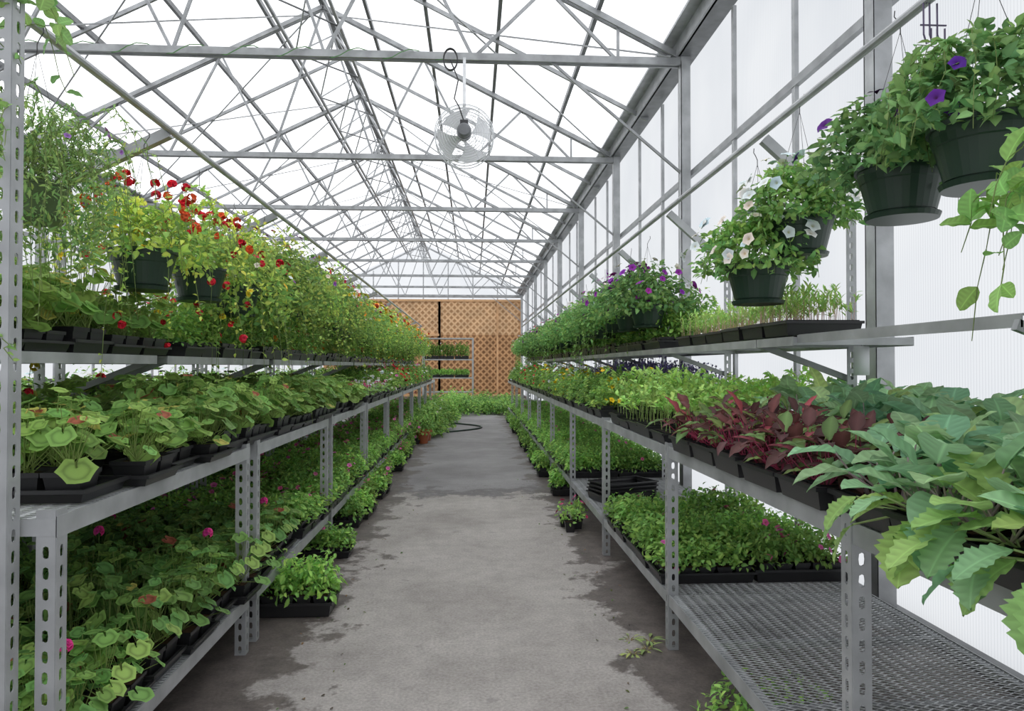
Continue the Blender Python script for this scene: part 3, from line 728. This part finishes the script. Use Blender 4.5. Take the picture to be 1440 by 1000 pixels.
while y<19:
    basket('mixg' if y<7.5 or i%2 else 'mixo',-1.5,y,1.93+rgm.uniform(-.08,.08),'hanging_mixed_flower_basket',i); y+=.6; i+=1
g=Geo(); rg=np.random.RandomState(9)
for k in range(12): trail(g,rg,(-1.26,1.9,2.5-.02*k),rg.uniform(-1.2,1.6),rg.uniform(.2,.4),rg.uniform(-.6,.6),10,.05,(110,150,80),T=BRA[0],up=.4)
for k in range(16): trail(g,rg,(-1.26,1.9,2.2-.05*k),rg.uniform(-1.,1.6),rg.uniform(.1,.2),rg.uniform(-.2,.7),10,.022,(120,160,80),up=.4)
obj('climbing_vine',g.mesh('climbing_vine'))
g=Geo(); t=np.linspace(0,1,60); tube(g,np.stack([-5.5+5.2*t,np.full(60,7.34)+.05*np.sin(t*60),ZE+.05*np.cos(t*60)],1),.006,s2l((90,140,80)),1,4); obj('green_twine',g.mesh('green_twine'))

# ------------------------------------------------------------ fan
e=empty('circulation_fan',(-.09,7.3,3.76)); 
g=Geo(); FC=s2l((214,216,218))
for yy,rs in((-.10,(.05,.075,.10,.125,.15,.175,.20,.225,.25,.27,.287)),(.10,(.12,.2,.27))):
    for r in rs:
        a=np.linspace(0,2*pi,41)[:-1]; d=.05*(1-(r/.3)**2)*(1 if yy>0 else -1)
        tube(g,np.stack([r*np.cos(a),np.full(40,yy+d),r*np.sin(a)],1),.003,FC,3,5,True)
    for k in range(12):
        a=k*pi/6; s_=1 if yy>0 else -1
        tube(g,[(r*math.cos(a),yy+s_*.05*(1-(r/.3)**2),r*math.sin(a)) for r in(.05,.12,.2,.3)],.0025,FC,3,4)
a=np.linspace(0,2*pi,49)[:-1]
for yy in(-.10,.10,0): tube(g,np.stack([.3*np.cos(a),np.full(48,yy),.3*np.sin(a)],1),.005,FC,3,6,True)
for k in range(12):
    t=k*pi/6; bar(g,(.3*math.cos(t),-.1,.3*math.sin(t)),(.3*math.cos(t),.1,.3*math.sin(t)),.004,.004,FC)
obj('guard',g.mesh('guard'),parent=e)
g=Geo(); lathe(g,[(0,-.24),(.055,-.24),(.07,-.225),(.07,-.07),(.06,-.05),(.03,-.04),(.03,.03),(0,.03)],s2l((120,122,125)),3,24,axis='y')
box(g,-.04,.04,-.2,-.12,.06,.11,s2l((60,60,62)),3)
obj('motor',g.mesh('motor',False),parent=e)
g=Geo()
for k in range(4):
    b=k*pi/2+.4; v=[];nr,na=5,5
    for i in range(nr):
        r=.04+.235*i/(nr-1)
        for j in range(na):
            w=(.25+.5*i/(nr-1))*(j/(na-1)-.5)*1.7; a=b+w; v.append((r*math.cos(a),.0+.11*(j/(na-1)-.5),r*math.sin(a)))
    f=[(i*na+j,i*na+j+1,(i+1)*na+j+1,(i+1)*na+j) for i in range(nr-1) for j in range(na-1)]
    g.add(v,np.array(f),s2l((226,227,229)),2)
obj('blades',g.mesh('blades'),parent=e)
g=Geo(); bar(g,(0,-.12,.1),(0,.06,.84),.03,.03,FC); bar(g,(-.0,.06,.3),(0,.06,.84),.02,.04,FC)
tube(g,[(0,-.16,.1),(-.05,-.16,.25),(-.1,-.12,.35),(-.06,-.1,.55),(-.14,-.1,.75)],.007,s2l((40,40,42)),1,6)
for q in range(3):
    a=np.linspace(0,2*pi,25)[:-1]; tube(g,np.stack([-.14+.07*np.cos(a),np.full(24,-.1+.012*q),.76+.11*np.sin(a)],1),.007,s2l((40,40,42)),1,5,True)
obj('bracket_and_cable',g.mesh('bracket_and_cable'),parent=e)
g=Geo(); HK=s2l((95,85,110))
for dx in(-.02,.0,.025):
    tube(g,[(dx,0,.0),(dx,0,-.10),(dx+.01,-.0,-.13),(dx+.025,0,-.12),(dx+.025,0,-.08)],.003,HK,3,5)
tube(g,[(-.03,0,-.07),(.055,0,-.07)],.003,HK,3,5); tube(g,[(-.01,0,0),(0,0,.03),(.02,0,.02)],.003,HK,3,5)
obj('hook_cluster',g.mesh('hook_cluster'),(1.45,2.17,2.555))
g=Geo(); box(g,-.04,.04,-.001,.001,-.145,0,s2l((226,228,230)),2); tube(g,[(0,0,0),(0,0,.07)],.0012,HK,3,4)
obj('hanging_label_card',g.mesh('hanging_label_card'),(1.91,3.40,1.50))

# ------------------------------------------------------------ far end
def rack(x0,x1,y,name='plant_display_rack'):
    e=empty(name); g=Geo()
    for xx in(x0,x1):
        for yy in(y,y+.6): bar(g,(xx,yy,0),(xx,yy,2.4),.06,.06,STL)
    for z in(.5,1.0,1.65,2.4): box(g,x0,x1,y,y+.6,z-.04,z,STL)
    obj('frame',g.mesh('frame',False),parent=e)
    for z in(1.0,1.65):
        x=x0+.3
        while x<x1-.2:
            for yy in(.17,.46): obj('tray',P_['tallg' if z>1.5 else 'pet'][0],(x,y+yy,z),(0,0,0),(1,1,1.4),parent=e)
            x+=.53
rack(-1.75,-.0,25.2)
g=Geo(); rg=np.random.RandomState(3)
for k in range(55):
    x,y=rg.uniform(-.9,1.5),rg.uniform(20.2,24.5)
    if x<-.3 and y<22: continue
    mound(g,rg,(x,y,.05),.35,rg.uniform(.25,.5),200,.085,[(100,144,62),(128,170,76),(80,122,54)],T=LF,low=0)
obj('shrubbery_at_far_end',g.mesh('shrubbery_at_far_end'))
for q in range(5):
    g=Geo(); ys=13.6+q*1.8
    for k in range(8):
        y=rg.uniform(ys,ys+1.6); x=rg.uniform(-.98,-.8+.12*q); mound(g,rg,(x,y,.05),.28,rg.uniform(.35,.65),200,.08,[(100,144,62),(132,174,78)],T=LF,low=0,flowers=[(2,(245,240,240))])
    obj('leafy_shrub_clump',g.mesh('leafy_shrub_clump'))
g=Geo(); t=np.linspace(0,1,30); tube(g,np.stack([-.55+.75*np.sin(t*4),15+3*t,np.full(30,.02)],1),.018,s2l((40,60,50)),1,8); obj('garden_hose',g.mesh('garden_hose'))
for (x,y) in((-.9,13.0),(-.88,13.5)):
    g=Geo(); lathe(g,[(0,0),(.08,0),(.11,.16),(.125,.16),(.125,.2),(.11,.2),(.105,.17),(0,.17)],s2l((176,98,66)),1,20); rg=np.random.RandomState(int(y*10)); mound(g,rg,(0,0,.18),.2,.35,200,.05,[(110,155,70)],T=LF)
    obj('potted_shrub',g.mesh('potted_shrub'),(x,y,0))
g=Geo(); rg=np.random.RandomState(21)
for (x,y,r,n) in((1.02,2.75,.14,130),(.98,2.5,.14,140),(1.15,2.6,.18,170),(1.3,2.8,.18,150),(1.1,2.9,.12,90),(1.35,2.3,.2,160),(1.6,2.5,.2,160)): mound(g,rg,(x,y,0),r,.13,n,.035,[(115,160,74),(138,178,84)],T=LF,low=0)
for (x,y) in((.80,3.62),(.86,3.5),(.78,3.45),(.9,3.6)):
    rosette(g,rg,x,y,0,9,(.01,.03),(.04,.07),[LFN],(.1,.6),(130,150,85),(150,140,90))
obj('weed_patch',g.mesh('weed_patch'))
g=Geo(); n=190
sx=np.where(rg.rand(n)<.5,-1,1)*rg.uniform(.3,1,n)**.5*.95
P=np.stack([sx,rg.uniform(2.2,9,n),np.full(n,.006)],1)
place(g,LFS,P,np.stack([rg.normal(size=n),rg.normal(size=n),np.zeros(n)],1),np.tile((0,0,1.),(n,1)),rg.uniform(.006,.024,n),np.array([s2l(pick((90,100,50),(120,95,60),(70,60,42),(80,115,55))) for _ in range(n)]))
obj('fallen_leaf_litter',g.mesh('fallen_leaf_litter'))
e=empty('potted_pink_flowers')
for k,(x,y) in enumerate(((.82,6.0),(.9,6.12),(.8,6.2),(.93,6.3))):
    g=Geo(); pot(g,0,0,0,.09,.09); rg=np.random.RandomState(k+70); mound(g,rg,(0,0,.09),.07,.12,60,.035,[(130,175,80)],flowers=[(3,(235,90,150))] if k else (),fz=1.2)
    obj('pot',g.mesh('pot'),(x,y,0),parent=e)

# ------------------------------------------------------------ light & camera
w=bpy.data.worlds.new('overcast_sky'); sc.world=w; w.use_nodes=True
bg=w.node_tree.nodes['Background']; bg.inputs[0].default_value=(.98,.985,1,1); bg.inputs[1].default_value=1.85
cd=bpy.data.cameras.new('camera'); cd.lens=25; cd.sensor_width=36; cam=obj('camera',cd,(0,0,1.4),(math.radians(90.86),0,math.radians(-3.15)))
cd.clip_end=200; sc.camera=cam
sc.view_settings.view_transform='Standard'; sc.view_settings.look='None'
sc.view_settings.exposure=0
